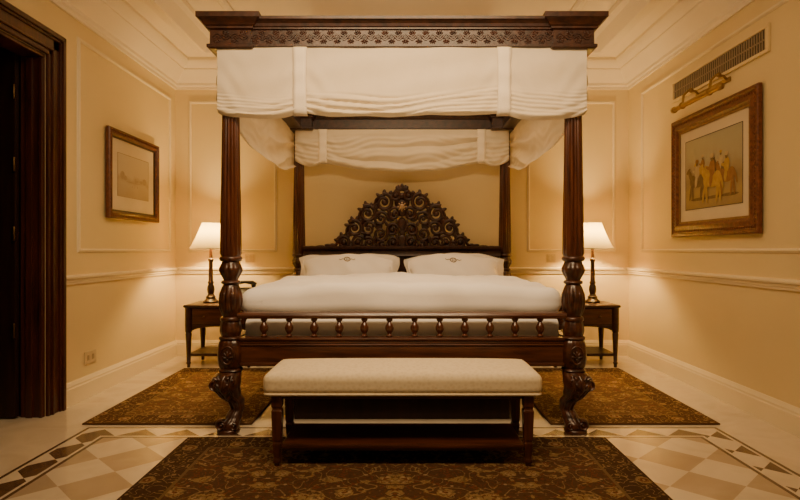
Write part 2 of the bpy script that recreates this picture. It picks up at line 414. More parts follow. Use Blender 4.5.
def build_post(x,y,outsign,front):
    g=G(); g.lathe(x,y,fine(shaft,.04),84,lambda a,z:1-.15*(1-abs(math.sin(a*7)))*min(1,max(0,(z-1.02)/.03)))
    post=g.make('bed_post',M['woodv'],bed,ang=60)
    g=G()
    g.lathe(x,y,[(1.016,.048),(1.012,.060),(1.0,.065),(.988,.060),(.984,.051)],36)
    leafm=lambda n,amp,z0,z1:(lambda a,z:1+amp*abs(math.cos(n*a/2))**.6*max(0.0,math.sin(pi*min(1,max(0,(z-z0)/(z1-z0)))))-amp*.4)
    g.lathe(x,y,smoothprof([(.985,.051),(.965,.057),(.945,.063),(.930,.063),(.91,.055),(.885,.045),(.872,.042)]),64,leafm(10,.13,.87,.985))
    g.lathe(x,y,[(.876,.041),(.872,.051),(.864,.055),(.856,.051),(.852,.042)],36)
    g.lathe(x,y,smoothprof([(.855,.042),(.835,.051),(.80,.060),(.76,.064),(.72,.062),(.685,.054),(.665,.047)]),72,leafm(12,.13,.66,.86))
    for q in range(8):
        a=2*pi*q/8+pi/8
        g.ell((x+.058*math.cos(a),y+.058*math.sin(a),.755),(.010,.010,.055),10,8)
    g.lathe(x,y,[(.668,.045),(.664,.056),(.654,.060),(.644,.058),(.636,.050)],36)
    g.lathe(x,y,smoothprof([(.64,.050),(.628,.054),(.60,.059),(.58,.059),(.562,.054),(.548,.050)]),64,lobes(10,.08))
    g.make('turned_vase',M['woodc'],post,ang=50)
    g=G()
    sqr=lambda a: 1/((abs(math.cos(a))**2.9+abs(math.sin(a))**2.9)**(1/2.9))
    g.lathe(x,y,[(.556,.049),(.553,.061),(.545,.066),(.537,.063),(.533,.054)],40,lambda a,z:.96*sqr(a))
    g.lathe(x,y,smoothprof([(.538,.054),(.52,.063),(.49,.069),(.45,.071),(.41,.069),(.38,.062),(.368,.055)]),72,lambda a,z:sqr(a)*(1+.04*abs(math.cos(a*8))-.015)*.97)
    g.lathe(x,y,[(.372,.054),(.368,.063),(.360,.068),(.352,.063),(.348,.053)],40,lambda a,z:.97*sqr(a))
    if front:
        yy=y-.067
        g.tube([(x+.036*math.cos(i*pi/12),yy-.001,.451+.050*math.sin(i*pi/12)) for i in range(25)],.0055,8)
        for i in range(5):
            a=pi*(i+.5)/5; g.ell((x+.016*math.cos(a),yy-.003,.432+.026*math.sin(a)),(.020,.008,.006),10,6,-a)
        g.ell((x,yy-.006,.426),(.009,.008,.008),8,6)
    g.make('post_joint',M['woodc'],post,smooth=True,ang=50)
    fy=-1 if front else 1
    off=[(.36,.0),(.31,.018),(.27,.022),(.22,.006),(.17,-.022),(.13,-.028),(.09,-.014),(.05,.004),(0,.010)]
    g=G()
    def ctr(z):
        k=interp(off,z); return (outsign*k,fy*k*1.3)
    leg=[(.355,.060),(.335,.073),(.305,.083),(.275,.083),(.245,.073),(.21,.060),(.175,.049),(.145,.042),(.115,.041),(.085,.047),(.055,.055),(.03,.055),(.02,.048)]
    def lm(a,z):
        u=a-(math.atan2(fy,outsign))
        return 1+.07*abs(math.cos(u*3))**.7-.03
    g.lathe(x,y,smoothprof(leg,.005),84,lm,ctr)
    g.lathe(x,y,[(.026,.056),(.020,.063),(.010,.065),(0.0,.060)],40,None,ctr)
    def vol(cx,cy,cz,r,turn,side,rad,a0=pi/2,flat=1.6):
        pts=[];rs=[]
        for i in range(38):
            t=i/37; a=a0+side*t*turn*2*pi; q=r*(1-t*.86)
            pts.append((cx+q*math.cos(a),cy,cz+q*math.sin(a))); rs.append(rad*(1-.45*t))
        g.tube(pts,rs,8,flat=flat)
        g.ell((cx,cy,cz),(rad*1.0,rad*1.8,rad*1.0),8,6)
    k1=ctr(.28)
    vol(x+k1[0]+outsign*.046,y+k1[1]+fy*.060,.290,.038,1.7,outsign,.010)
    vol(x+k1[0]-outsign*.048,y+k1[1]+fy*.058,.308,.027,1.5,-outsign,.008)
    k1=ctr(.05)
    vol(x+k1[0]+outsign*.034,y+k1[1]+fy*.046,.052,.030,1.7,-outsign,.011,pi/2+outsign*.4,2.0)
    vol(x+k1[0]-outsign*.036,y+k1[1]+fy*.044,.044,.022,1.4,outsign,.008,pi/2,2.0)
    for s2,w0 in ((0,.011),(-1,.008),(1,.008)):
        pts=[];rs=[]
        for i in range(30):
            z=.335-.30*i/29; c_=ctr(z); rr_=interp([(p[0],p[1]) for p in leg],z)
            aa=s2*.55
            pts.append((x+c_[0]+rr_*math.sin(aa),y+c_[1]+fy*rr_*math.cos(aa),z)); rs.append(w0*(1-.3*i/29))
        g.tube(pts,rs,8,up=(1,0,0))
    for i in range(4):
        z=.318-.034*i; c_=ctr(z); rr_=interp([(p[0],p[1]) for p in leg],z)
        for s2 in (-1,1): g.ell((x+c_[0]+s2*rr_*.28,y+c_[1]+fy*rr_*.94,z),(.013-.001*i,.010,.021),8,6,s2*.7)
    g.make('cabriole_leg',M['woodc'],post,ang=60)
    return post
for sx in (-1,1): build_post(sx*BX,YF,sx,True)
for sx in (-1,1): build_post(sx*BX,YR,sx,False)
# canopy cornice
g=G(); cyc=(YF+YR)/2; hx=BX+.08; hy=(YR-YF)/2+.085
prof=[(-.12,2.19),(.0,2.19),(.012,2.195),(.012,2.208),(0,2.212),(0,2.288),(.012,2.292),(.012,2.300),(.02,2.304),(.026,2.318),(.04,2.330),(.052,2.334),(.052,2.350),(-.165,2.350),(-.165,2.334),(-.15,2.330),(-.138,2.316),(-.132,2.300),(-.12,2.296),(-.12,2.215),(-.132,2.208),(-.132,2.194)]
g.rect(0,cyc,hx,hy,prof)
cor=g.make('canopy_cornice',M['woodd'],bed,ang=25)
for sx in (-1,1):
    for sy in (-1,1):
        g=G()
        cx_=sx*(hx-.105); cy_=cyc+sy*(hy-.105)
        pr=[(-.1,2.180),(.012,2.180),(.024,2.188),(.024,2.204),(.010,2.210),(.010,2.286),(.026,2.292),(.026,2.302),(.036,2.308),(.046,2.324),(.062,2.336),(.070,2.340),(.070,2.368),(-.1,2.368)]
        g.rect(cx_,cy_,.105,.105,pr)
        g.make('cornice_corner',M['woodd'],cor,ang=25)
yf=cyc-hy
def running(g,a0,a1,pos,axis):
    Lr=a1-a0; per=.076; n=max(1,int(Lr/per))
    per=Lr/n; pts=[]
    K=n*14
    for i in range(K+1):
        a=a0+Lr*i/K; pts.append(pos(a,2.249+.016*math.sin((a-a0)/per*2*pi),.000))
    g.tube(pts,.0045,6,up=(0,1,0) if axis=='Y' else (1,0,0))
    for i in range(n*2):
        ac=a0+per*(i+.5)/2; s=1 if i%2==0 else -1
        cp=[]
        for q in range(14):
            t=q/13; an=s*pi/2*-1+s*t*2.2*pi; r=.013*(1-t*.8)
            cp.append(pos(ac+r*math.cos(an),2.249-s*.004+r*math.sin(an)*.9,.001))
        g.tube(cp,.0036,6,up=(0,1,0) if axis=='Y' else (1,0,0))
        for dx,dz,l,w,rt in ((.011,.026,.012,.005,.7),(-.011,.026,.012,.005,-.7),(.0,.031,.012,.005,1.57),(.017,.012,.010,.004,.2),(-.017,.012,.010,.004,-.2),(.009,.036,.009,.004,1.2),(-.009,.036,.009,.004,-1.2)):
            c=pos(ac+dx,2.249-s*(dz-.006),.000)
            if axis=='Y': g.ell(c,(l,.0055,w),8,6,s*rt,'Y')
            else: g.ell(c,(.0055,l,w),8,6,-s*rt,'X')
g=G(); running(g,-hx+.225,hx-.225,lambda a,z,d:(a,yf-d,z),'Y')
for sx in (-1,1):
    running(g,sx*(hx-.105)-.10,sx*(hx-.105)+.10,lambda a,z,d:(a,yf-.010-d,z),'Y')
g.make('carved_frieze',M['woodd'],cor,ang=60)
for sx in (-1,1):
    g=G(); running(g,yf+.23,cyc+hy-.23,lambda a,z,d:(sx*(hx+d),a,z),'X')
    g.make('carved_frieze',M['woodd'],cor,ang=60)
# ---- valance drapes
def drape(name,P0,P1,nrm,zt,hgt,cuts,sags,parent,phase=0,amp=.008,fold0=.62,puff_=.012,nf=3.6,wob=.5,sp_=.6,fine_=.45):
    P0=Vector(P0);P1=Vector(P1);nrm=Vector(nrm); Ld=(P1-P0).length
    g=G(); ns=int(Ld/.012); nt_=70
    vs=[];fs=[]
    for i in range(ns+1):
        s=i/ns*Ld
        for k in range(len(cuts)-1):
            if cuts[k]<=s<=cuts[k+1]+1e-6: break
        wd=cuts[k+1]-cuts[k]
        u=(s-cuts[k])/wd; u=max(0.0,min(1.0,u)); sg=max(0.0,4*u*(1-u)); sq=sg**sp_
        edge=min(u,1-u)*wd
        gat=1-math.exp(-edge*22)
        f0=fold0+.06*math.sin(s*2.3+phase)+.035*math.sin(s*5.9+k)
        for j in range(nt_+1):
            t=j/nt_
            z=zt-t*(hgt+sags[k]*sq)
            z-=.006*math.sin(t*pi)*math.sin(s*3+k)
            lw=max(0,min(1,(t-f0)/.16)); lw=lw*lw*(3-2*lw)
            o=.004+puff_*sq*t
            tt=max(0,(t-f0)/(1-f0))
            ph=tt*nf+wob*math.sin(s*2.1+k*2+phase+t*2)+.22*wob*2*math.sin(s*7.3+phase*2+t*5)-.9*sq*tt
            am=.55+.45*math.sin(s*3.7+t*6+phase*3)
            sh=abs(math.sin(ph*pi))*2-1
            o+=amp*lw*(.3+.7*gat)*am*sh*1.5
            o+=amp*lw*fine_*math.sin((tt*(nf+3)+.9*math.sin(s*4.3+k+phase)+.4*math.sin(s*11))*2*pi)*(1-.5*am)
            o+=.0022*math.sin(s*19+2.5*math.sin(t*2.2+k))*(1-t)*gat
            o+=.0040*math.exp(-((edge-.08)/.07)**2)*math.sin((t*5-edge*16)*pi)*min(1,t*2)
            o+=.003*math.sin((t*2.2+s*.9)*pi*2+phase)*(1-lw)
            o-=max(0,(t-.95)/.05)**2*.03
            p=P0+(P1-P0)*(s/Ld)+nrm*o
            vs.append((p.x,p.y,z+.005*math.sin(s*6+phase)*t+.003*math.sin(s*17)*t))
    for i in range(ns):
        for j in range(nt_):
            a=i*(nt_+1)+j; fs.append((a,a+1,a+nt_+2,a+nt_+1))
    g.add(vs,fs); return g.make(name,M['drape'],parent,ang=80)
def tab(P,dirv,nrm,w,z0,z1,parent):
    P=Vector(P);dirv=Vector(dirv);nrm=Vector(nrm); g=G(); vs=[];fs=[]
    nn=24
    for j in range(nn+1):
        t=j/nn; z=z1+(z0-z1)*t
        o=.014+.005*math.sin(t*pi)+.003*math.sin(t*20)-max(0,(t-.9)/.1)**2*.03
        wd=w*(1-.10*math.sin(t*pi))
        for kx in range(5):
            q=-1+kx/2
            p=P+dirv*q*wd/2+nrm*(o-.003*q*q); vs.append((p.x,p.y,z))
    for j in range(nn):
        for kx in range(4):
            a=j*5+kx; fs.append((a,a+1,a+6,a+5))
    g.add(vs,fs); return g.make('valance_tab',M['tab'],parent,solid=.004,ang=80)
yd=YF-.080; xd=BX+.052; yrd=YR+.075; ZT=2.192
fr=drape('canopy_valance',(-xd,yd,0),(xd,yd,0),(0,-1,0),ZT,.365,[0,xd-.575,xd+.575,2*xd],[.035,.018,.035],bed,fold0=.60,amp=.0085,puff_=.006,nf=4.2,wob=.7)
for sx in (-1,1): tab((sx*.575,yd,0),(1,0,0),(0,-1,0),.080,1.81,ZT,fr)
for sx in (-1,1):
    Ls=yrd-yd-.03
    sd=drape('canopy_valance',(sx*xd,yd+.01,0),(sx*xd,yd+.01+Ls,0),(sx,0,0),ZT,.325,[0,Ls],[.15],bed,1.3,.015,.1,-.01,3.0,.10,1.0,.15)
rr=drape('canopy_valance',(-xd+.03,YR-.085,0),(xd-.03,YR-.085,0),(0,-1,0),2.19,.30,[0,xd-.78,xd+.72,2*xd-.06],[.05,.10,.05],bed,2.1,.015,.15,.012,3.2,.18,1.0,.3)
for sx in (-1,1): tab((sx*.75,YR-.085,0),(1,0,0),(0,-1,0),.085,1.87,2.19,rr)
# ---- footboard
fb=G(); fb.box(-BX+.06,BX-.06,YF-.03,YF+.03,.40,.50)
fb.box(-BX+.06,BX-.06,YF-.036,YF+.036,.50,.512); fb.box(-BX+.06,BX-.06,YF-.04,YF+.04,.385,.405)
fb.box(-BX+.06,BX-.06,YF-.028,YF+.028,.512,.530); fb.box(-BX+.05,BX-.05,YF-.036,YF+.036,.530,.548)
foot=fb.make('footboard',M['woodh'],bed,smooth=False,bevel=.005)
g=G()
toprail=[(-.028,.655),(-.034,.663),(-.036,.675),(-.030,.687),(-.015,.692),(.015,.692),(.030,.687),(.036,.675),(.034,.663),(.028,.655)]
g.prism(toprail,lambda p:(-BX+.045,YF+p[0],p[1]),lambda p:(BX-.045,YF+p[0],p[1]))
g.make('top_rail',M['woodh'],foot,ang=35)
bal=None
bp=[(.548,.016),(.554,.020),(.560,.015),(.565,.010),(.570,.012),(.578,.018),(.588,.023),(.600,.025),(.612,.023),(.622,.018),(.630,.012),(.635,.010),(.640,.015),(.647,.020),(.655,.017)]
for i in range(12):
    x=(264+25.1*i-CX)/F*YF
    if bal is None:
        g=G(); g.lathe(x,YF,bp,24); bal=g.make('baluster',M['woodv'],foot,ang=60); bx0=x
    else:
        b=bal.copy(); C.objects.link(b); b.location=bal.location+Vector((x-bx0,0,0))
for sx in (-1,1):
    g=G(); g.box(sx*BX-.02,sx*BX+.02,YF+.06,YR-.06,.36,.52); g.box(sx*BX-.026,sx*BX+.026,YF+.06,YR-.06,.52,.535); g.make('side_rail',M['woodh'],bed,smooth=False,bevel=.004)
g=G(); g.box(-BX+.025,BX-.025,YF+.05,YR-.10,.37,.398); g.make('bed_platform',M['woodd'],bed,smooth=False)
g=G(); g.box(-.67,.67,3.56,5.30,.0,.3695); g.make('shadow_plinth',M['doord'],bed,smooth=False,bevel=.004)  # dark block added to stand in for the deep shadow under the bed
# ---- headboard
s104=5.50/F
XS=.97
def HP(dx,dy,yy=5.475): return (dx*s104*XS,yy,1.05+dy*s104)
g=G(); g.box(-BX+.06,BX-.06,5.48,5.52,.40,.99)
hb=g.make('headboard',M['woodd'],bed,smooth=False,bevel=.004)
g=G()
hr=[(5.455,.985),(5.445,.995),(5.455,1.01),(5.46,1.04),(5.45,1.05),(5.44,1.062),(5.44,1.078),(5.455,1.088),(5.54,1.088),(5.54,.985)]
g.prism(hr,lambda p:(-BX+.05,p[0],p[1]),lambda p:(BX-.05,p[0],p[1])); g.make('headboard_rail',M['woodd'],hb,ang=30)
g=G()
def spiral(cx,cy,r,turns,a0,dr_,rad=1.5,yy=5.475):
    pts=[];rs=[];n=34
    for i in range(n+1):
        t=i/n; a=a0+dr_*t*turns*2*pi; rr_=r*(1-t)**.8+r*.12
        pts.append(HP(cx+rr_*math.cos(a),cy+rr_*math.sin(a),yy)); rs.append(rad*s104*(1-.35*t))
    g.tube(pts,rs,8,flat=1.3)
    g.ell(HP(cx,cy,yy-.004),(rad*1.3*s104,.018,rad*1.3*s104),8,6)
def leaf(cx,cy,l,w,ang,yy=5.47):
    g.ell(HP(cx,cy,yy),(l*s104,.014,w*s104),10,8,-math.radians(ang))
OUT=[(0,63.5),(4.5,62.5),(8,58.5),(11,55.5),(16,57),(22,55.5),(26.5,51.5),(28,46),(31,44.5),(37,44.5),(42,41),(44,35.5),(44.5,31),(49,30.5),(54,27),(56.5,22),(57,17),(61,15),(64.5,11.5),(67.5,7),(73,4.5),(80,3.5),(88,3)]
for sx in (-1,1):
    for (cx,cy,rx,rz) in ((4,50,4,9),(12,33,5,5),(26,36,4,4),(24,24,4,4),(12,20,4,6),(36,13,4,4),(24,9,4,4),(10,6,6,6),(48,5,5,4),(60,4,5,4),(38,26,3,3)):
        g.ell(HP(sx*cx,cy,5.49),(rx*s104,.012,rz*s104),12,6)
    for (cx,cy,r,a0,d,rd) in ((18.5,47.5,8,80,1,2.1),(35.5,36,8,60,1,2.1),(49,21.5,7.6,45,1,2.1),(60,7.5,6,25,1,1.9),
                              (8,36,6.5,200,-1,1.7),(22,31,6.8,180,-1,1.7),(34.5,21,6.5,160,-1,1.7),(45,8,5.8,140,-1,1.6),(22,16,6.5,150,1,1.7),(34,7,5.2,60,1,1.6),
                              (10,20,6,190,-1,1.7),(9,7,5,60,1,1.6),(21,4,4.5,120,-1,1.5),(53,4,3.8,120,-1,1.5),(27.5,42.5,3.5,200,-1,1.4),(43,29,3.5,190,-1,1.4),(56,14,3,190,-1,1.3),(7,54,4.5,90,1,1.6),(71,1,4,60,1,1.4)):
        A=a0 if sx>0 else 180-a0
        spiral(sx*cx,cy,r,1.6,math.radians(A),d*sx,rd)
    pts=[HP(sx*a,b-1.5,5.48) for a,b in OUT]
    fp=[]
    for p,q in zip(pts,pts[1:]):
        for i in range(3): fp.append(Vector(p).lerp(Vector(q),i/3))
    g.tube(fp,1.6*s104,7,flat=1.6)
    for (cx,cy,l,w,an) in ((4,61,3.5,2,50),(18,57,3.5,1.8,90),(24,54,3.5,1.8,45),(12,56.5,3,1.8,120),(37,45.5,3.5,1.8,70),(42.5,40,3.5,1.8,25),(32,44.5,3,1.8,110),(51,30.5,3.5,1.8,70),(56,24.5,3.5,1.8,20),(46.5,31,3,1.6,110),(62,15,3,1.8,70),(66.5,9.5,3.5,1.8,20),(75,4.5,4.5,1.6,6),(84,3.5,5,1.4,-3),(93,3,5,1.2,-3),
                           (14,39,4,1.5,50),(28,33,4,1.5,30),(29,25,3,1.4,100),(41,17,4,1.5,20),(40,12,3,1.4,100),(16,26,3.5,1.5,60),(28,11,3,1.4,70),(16,12,3.5,1.5,110),(15,4,3,1.4,80),(28,3,3,1.3,90),(40,4,3,1.4,90),(5,27,3.5,1.5,80),(5,13,3.5,1.5,80)):
        leaf(sx*cx,cy,l,w,an if sx>0 else 180-an)
for an,l in ((90,5),(55,4.5),(125,4.5),(25,4),(155,4)):
    a=math.radians(an); leaf(4*math.cos(a),58.5+4*math.sin(a),l*.8,1.9,an)
g.ell(HP(0,54),(3*s104,.02,3*s104)); g.ell(HP(0,42,5.485),(6.5*s104,.016,9*s104)); g.ell(HP(0,24,5.485),(5*s104,.014,9*s104)); g.ell(HP(0,7,5.485),(6*s104,.014,8*s104))
g.make('carved_crest',M['woodd'],hb,ang=60)
g=G(); g.ell(HP(0,43,5.456),(2.8*s104,.012,2.8*s104),16,10)
for i in range(8):
    a=2*pi*i/8; g.ell(HP(3.7*math.cos(a),43+3.7*math.sin(a),5.462),(1.4*s104,.008,.9*s104),8,6,-a)
g.make('rosette',M['inlay'],hb,ang=60)['label']='glinting round medallion boss'
# ------------------------------------------------------------ mattress & duvet
g=G(); g.rbox((0,4.405,.528),(BX-.045,1.01,.128),.05,14)
g.make('mattress',M['linen'],None,merge=True,label='thick white mattress resting on the four-poster bed frame',cat='mattress')
def puff(p):
    x,y,z=p
    n=.006*math.sin(x*7+y*3)+.005*math.sin(y*9-x*4+1)+.004*math.sin(x*19+y*13)+.003*math.sin(x*31-y*17)
    if z>0: z+=n+.028*(1-(x/.95)**2)*1.0
    x+= .005*math.sin(y*11+z*8)*(1 if abs(x)>.8 else 0)
    if y<-.5: y+= .006*math.sin(x*9+z*14)+.004*math.sin(x*21-z*9)
    return Vector((x,y,z))
g=G(); g.rbox((0,4.100,.7435),(.964,.715,.083),.070,46,puff)
g.make('duvet',M['linen'],None,merge=True,ang=80,label='white duvet spread neatly over the four-poster bed',cat='duvet')
def pillow(name,c,hx,hh,T,tilt,label,mono=False,seed=0):
    g=G(); n=28; R=Matrix.Rotation(tilt,3,'X')
    def pt(u,v,sg):
        th=T*max(0,(1-abs(u)**2.6)*(1-abs(v)**2.2))**.6
        th*=1+.08*math.sin(u*5+seed)+.06*math.sin(v*4+u*7+seed)
        th+=.004*math.sin(u*17+v*6+seed)*(1-abs(u))*(1-abs(v))
        x=hx*u*(1-.05*(1-abs(v))*abs(u)**4)+.006*math.sin(v*5+seed)
        z=hh*v*(1-.26*abs(u)**4*(1 if v>0 else .2))+.010*math.sin(u*3.4+seed)*(.5+.5*v)+.004*math.sin(u*11+seed*2)*v
        p=R@Vector((x,-sg*th,z)); return p+Vector(c)
    for sg in (1,-1):
        vs=[pt(-1+2*i/n,-1+2*j/n,sg) for i in range(n+1) for j in range(n+1)]
        fs=[(i*(n+1)+j,(i+1)*(n+1)+j,(i+1)*(n+1)+j+1,i*(n+1)+j+1) for i in range(n) for j in range(n)]
        g.add(vs,fs)
    ob=g.make(name,M['linen'],None,merge=True,ang=80,label=label,cat='pillow',group='white bed pillows')
    g=G(); pts=[]
    for i in range(n+1): pts.append(pt(-1+2*i/n,-1,1))
    for i in range(1,n+1): pts.append(pt(1,-1+2*i/n,1))
    for i in range(1,n+1): pts.append(pt(1-2*i/n,1,1))
    for i in range(1,n+1): pts.append(pt(-1,1-2*i/n,1))
    g.tube(pts,.005,6,up=(.01,1,.02)); g.make('piping',M['linen'],ob)
    if mono:
        g=G()
        def surf(u,v):
            p=pt(u,v,1); return p+Vector((0,-.003,.001))
        V0=.48
        for i in range(16):
            a=2*pi*i/16
            p=surf(.062*math.cos(a),V0+.13*math.sin(a)); g.ell(p,(.0065,.0025,.0045),6,4,-a+1)
        for q in (-.02,.02): g.tube([surf(q,V0-.06),surf(q,V0+.06)],.003,5)
        g.tube([surf(-.02,V0),surf(.02,V0)],.0025,5)
        for sx in (-1,1): g.tube([surf(sx*(.075+.017*i),V0+.03*math.sin(i*1.3)) for i in range(7)],.0026,5)
        g.make('embroidered_crest',M['thread'],ob)['label']='small brown embroidered wreath crest'
    return ob
for sx in (-1,1):
    pillow('pillow',(sx*.487,5.325,.843),.465,.168,.055,-math.radians(12),'white pillow propped against the carved headboard',seed=sx)
pillow('pillow',(-.476,5.03,.843),.398,.183,.095,-math.radians(30),'white embroidered pillow propped in front of another pillow',True,1)
pillow('pillow',(.452,5.03,.843),.398,.183,.095,-math.radians(30),'white embroidered pillow propped in front of another pillow',True,2.5)
# ------------------------------------------------------------ rugs
def rug(x0,x1,y0,y1,mat,label):
    g=G(); hx,hy=(x1-x0)/2,(y1-y0)/2
    g.rbox(((x0+x1)/2,(y0+y1)/2,.006),(hx,hy,.006),.005,12)
    return g.make('rug',mat,None,merge=True,label=label,cat='rug')
rug(-1.19,1.13,1.45,3.19,rug_mat('rug_front_mat',1.16,.87,(.070,.035,.016),(.050,.024,.011),(.20,.125,.050),(.115,.038,.016),(.26,.175,.080),11),'dark brown and gold patterned rug under the upholstered bench')
rl=rug(-1.92,-.90,3.44,5.06,rug_mat('rug_side_mat',.51,.81,(.150,.080,.033),(.092,.043,.018),(.32,.205,.082),(.17,.058,.025),(.38,.27,.13),11.5),'gold and brown floral rug beside the bed')
r2=rl.copy(); C.objects.link(r2); r2.location.x=1.40
rl['group']=r2['group']='matching bedside rugs'
# ------------------------------------------------------------ bench
bn=empty('bench',(.003,2.92,.012),'cream upholstered bench with dark wood legs and lower shelf','bench')
def bcush(p):
    x,y,z=p
    if z>0: z+=.022*(1-(x/.68)**4)*(1-(y/.21)**2)
    return Vector((x,y,z))
g=G(); g.rbox((.003,2.925,.408),(.668,.208,.052),.036,26,bcush)
cu=g.make('seat_cushion',M['bench'],bn,merge=True,ang=80)
g=G()
pts=[]; hx_,hy_,r_=.660,.200,.03
for cx_,cy_,a0 in ((hx_-r_,hy_-r_,0),(-hx_+r_,hy_-r_,90),(-hx_+r_,-hy_+r_,180),(hx_-r_,-hy_+r_,270)):
    for q in range(7):
        a=math.radians(a0+q*15); pts.append((.003+cx_+r_*math.cos(a),2.925+cy_+r_*math.sin(a),.363))
pts.append(pts[0]); g.tube(pts,.007,8,up=(0,0,1))
g.make('piping',M['bench'],cu)
g=G(); g.box(-.605,.611,2.755,3.095,.335,.357); g.make('bench_frame',M['woodh'],bn,smooth=False,bevel=.003)
leg0=None
for sx in (-1,1):
    for yy in (2.765,3.075):
        x=.003+sx*.603
        if leg0 is None:
            g=G()
            def sq(z,h): return [(x-h,yy-h,z),(x+h,yy-h,z),(x+h,yy+h,z),(x-h,yy+h,z)]
            lv=[(.357,.025),(.30,.025),(.295,.021),(.285,.021),(.28,.025),(.14,.021),(.135,.018),(.128,.018),(.122,.021),(.05,.015),(.045,.018),(.030,.018),(.025,.013),(.0125,.012)]
            vs=[];fs=[]
            for z,h in lv: vs+=sq(z,h)
            for k in range(len(lv)-1):
                for i in range(4):
                    j=(i+1)%4; fs.append((k*4+i,k*4+j,(k+1)*4+j,(k+1)*4+i))
            fs+=[(0,1,2,3),tuple(len(vs)-4+i for i in range(4))]
            g.add(vs,fs); leg0=g.make('leg',M['woodv'],bn,smooth=False,bevel=.003); l0=(x,yy)
        else:
            b=leg0.copy(); C.objects.link(b); b.location=leg0.location+Vector((x-l0[0],yy-l0[1],0))
g=G(); g.box(-.580,.586,2.750,3.09,.098,.118); g.box(-.572,.578,2.758,3.08,.085,.098)
g.make('shelf',M['woodh'],bn,smooth=False,bevel=.004)
# ------------------------------------------------------------ nightstands
ns=empty('nightstand',(-1.64,5.32,0),'dark mahogany nightstand with drawer and lower shelf by the bed','nightstand','bedside nightstands')
X0,X1,Ya,Yb=-1.945,-1.335,5.10,5.54
g=G(); pr=[(-.012,.535),(-.004,.538),(0,.546),(0,.554),(-.006,.56)]
g.rect((X0+X1)/2,(Ya+Yb)/2,(X1-X0)/2,(Yb-Ya)/2,pr,closed=False)
g.add([(X0+.006,Ya+.006,.56),(X1-.006,Ya+.006,.56),(X1-.006,Yb-.006,.56),(X0+.006,Yb-.006,.56)],[(0,1,2,3)])
g.add([(X0+.012,Ya+.012,.535),(X1-.012,Ya+.012,.535),(X1-.012,Yb-.012,.535),(X0+.012,Yb-.012,.535)],[(0,1,2,3)])
g.make('table_top',M['woodd'],ns,ang=25,merge=True)
g=G(); g.box(X0+.03,X1-.03,Ya+.03,Yb-.03,.375,.535)
ap=[(X0+.03,.375),(X0+.03,.32)]
nn=20
for i in range(nn+1):
    t=i/nn; ap.append((X0+.07+(X1-X0-.14)*t,.330+.035*max(0,math.sin(t*pi))**.6))
ap+=[(X1-.03,.32),(X1-.03,.375)]
g.prism(ap,lambda p:(p[0],Ya+.032,p[1]),lambda p:(p[0],Ya+.05,p[1]))
for xx in (X0+.03,X1-.048): g.box(xx,xx+.018,Ya+.05,Yb-.04,.33,.375)
g.make('cabinet_body',M['woodd'],ns,smooth=False,bevel=.002)
g=G(); g.box(X0+.075,X1-.075,Ya+.016,Ya+.0299,.390,.522); g.box(X0+.085,X1-.085,Ya+.012,Ya+.016,.400,.512)
dw=g.make('drawer',M['woodh'],ns,smooth=False,bevel=.003)
for q in (.3,.7):
    g=G(); xx=X0+(X1-X0)*q; g.ell((xx,Ya+.002,.457),(.011,.011,.011),12,8); g.tube([(xx,Ya+.012,.457),(xx,Ya,.457)],.005,8,up=(0,0,1)); g.make('knob',M['bronze'],dw)
lp=[(0.002,.014),(.03,.015),(.035,.020),(.045,.020),(.05,.016),(.20,.022),(.30,.027),(.305,.024),(.315,.024),(.32,.029),(.38,.031),(.534,.031)]
for xx in (X0+.036,X1-.036):
    for yy in (Ya+.036,Yb-.036):
        g=G(); g.lathe(xx,yy,lp,20); g.make('leg',M['woodd'],ns,ang=50)
g=G(); g.box(X0+.035,X1-.035,Ya+.03,Yb-.03,.100,.124)
g.make('lower_shelf',M['woodd'],ns,smooth=False,bevel=.003)
n2=copy_tree(ns,(3.28,0,0))
# ------------------------------------------------------------ table lamps
lx,ly,lz=-1.785,5.36,.5605
tl=empty('table_lamp',(lx,ly,lz),'lit table lamp with cream conical shade and dark column base','lamp','bedside table lamps')
g=G(); g.lathe(lx,ly,[(lz,.066),(lz+.012,.070),(lz+.02,.062),(lz+.028,.050),(lz+.04,.042),(lz+.055,.044),(lz+.065,.034),(lz+.08,.026)],32); g.make('lamp_base',M['woodd'],tl,ang=40)
g=G(); g.lathe(lx,ly,[(lz+.078,.024),(lz+.095,.030),(lz+.12,.034),(lz+.15,.031),(lz+.17,.022),(lz+.18,.028),(lz+.19,.028),(lz+.20,.021),(lz+.38,.018),(lz+.39,.025),(lz+.405,.025),(lz+.415,.015),(lz+.50,.013),(lz+.505,.018),(lz+.53,.018)],24); g.make('stem',M['woodd'],tl,ang=40)
g=G()
zt_,zb_=1.305,1.065
prof=[(zb_+(zt_-zb_)*i/10,.192+( .078-.192)*(i/10)**.8) for i in range(11)]
g.lathe(lx,ly,prof,48,None,None,False); sh=g.make('lamp_shade',M['shade'],tl,ang=80)
for z,r in ((zb_,.193),(zt_,.079)):
    g=G()
    g.tube([(lx+r*math.cos(a*pi/24),ly+r*math.sin(a*pi/24),z) for a in range(49)],.004,6,up=(0,0,1))
    g.make('shade_trim',M['tab'],sh)
g=G(); g.ell((lx,ly,1.13),(.026,.026,.034),14,10); g.lathe(lx,ly,[(1.085,.013),(1.105,.013)],12); g.make('bulb',M['bulb'],tl)
t2=copy_tree(tl,(3.565,0,0))
def point(loc,e,col,r=.05):
    l=bpy.data.lights.new('lamp_light','POINT'); l.energy=e; l.color=col; l.shadow_soft_size=r
    o=bpy.data.objects.new('lamp_light',l); o.location=loc; C.objects.link(o); return o
for xx in (lx,lx+3.565):
    point((xx,ly,1.20),46,(1,.65,.26),.035)
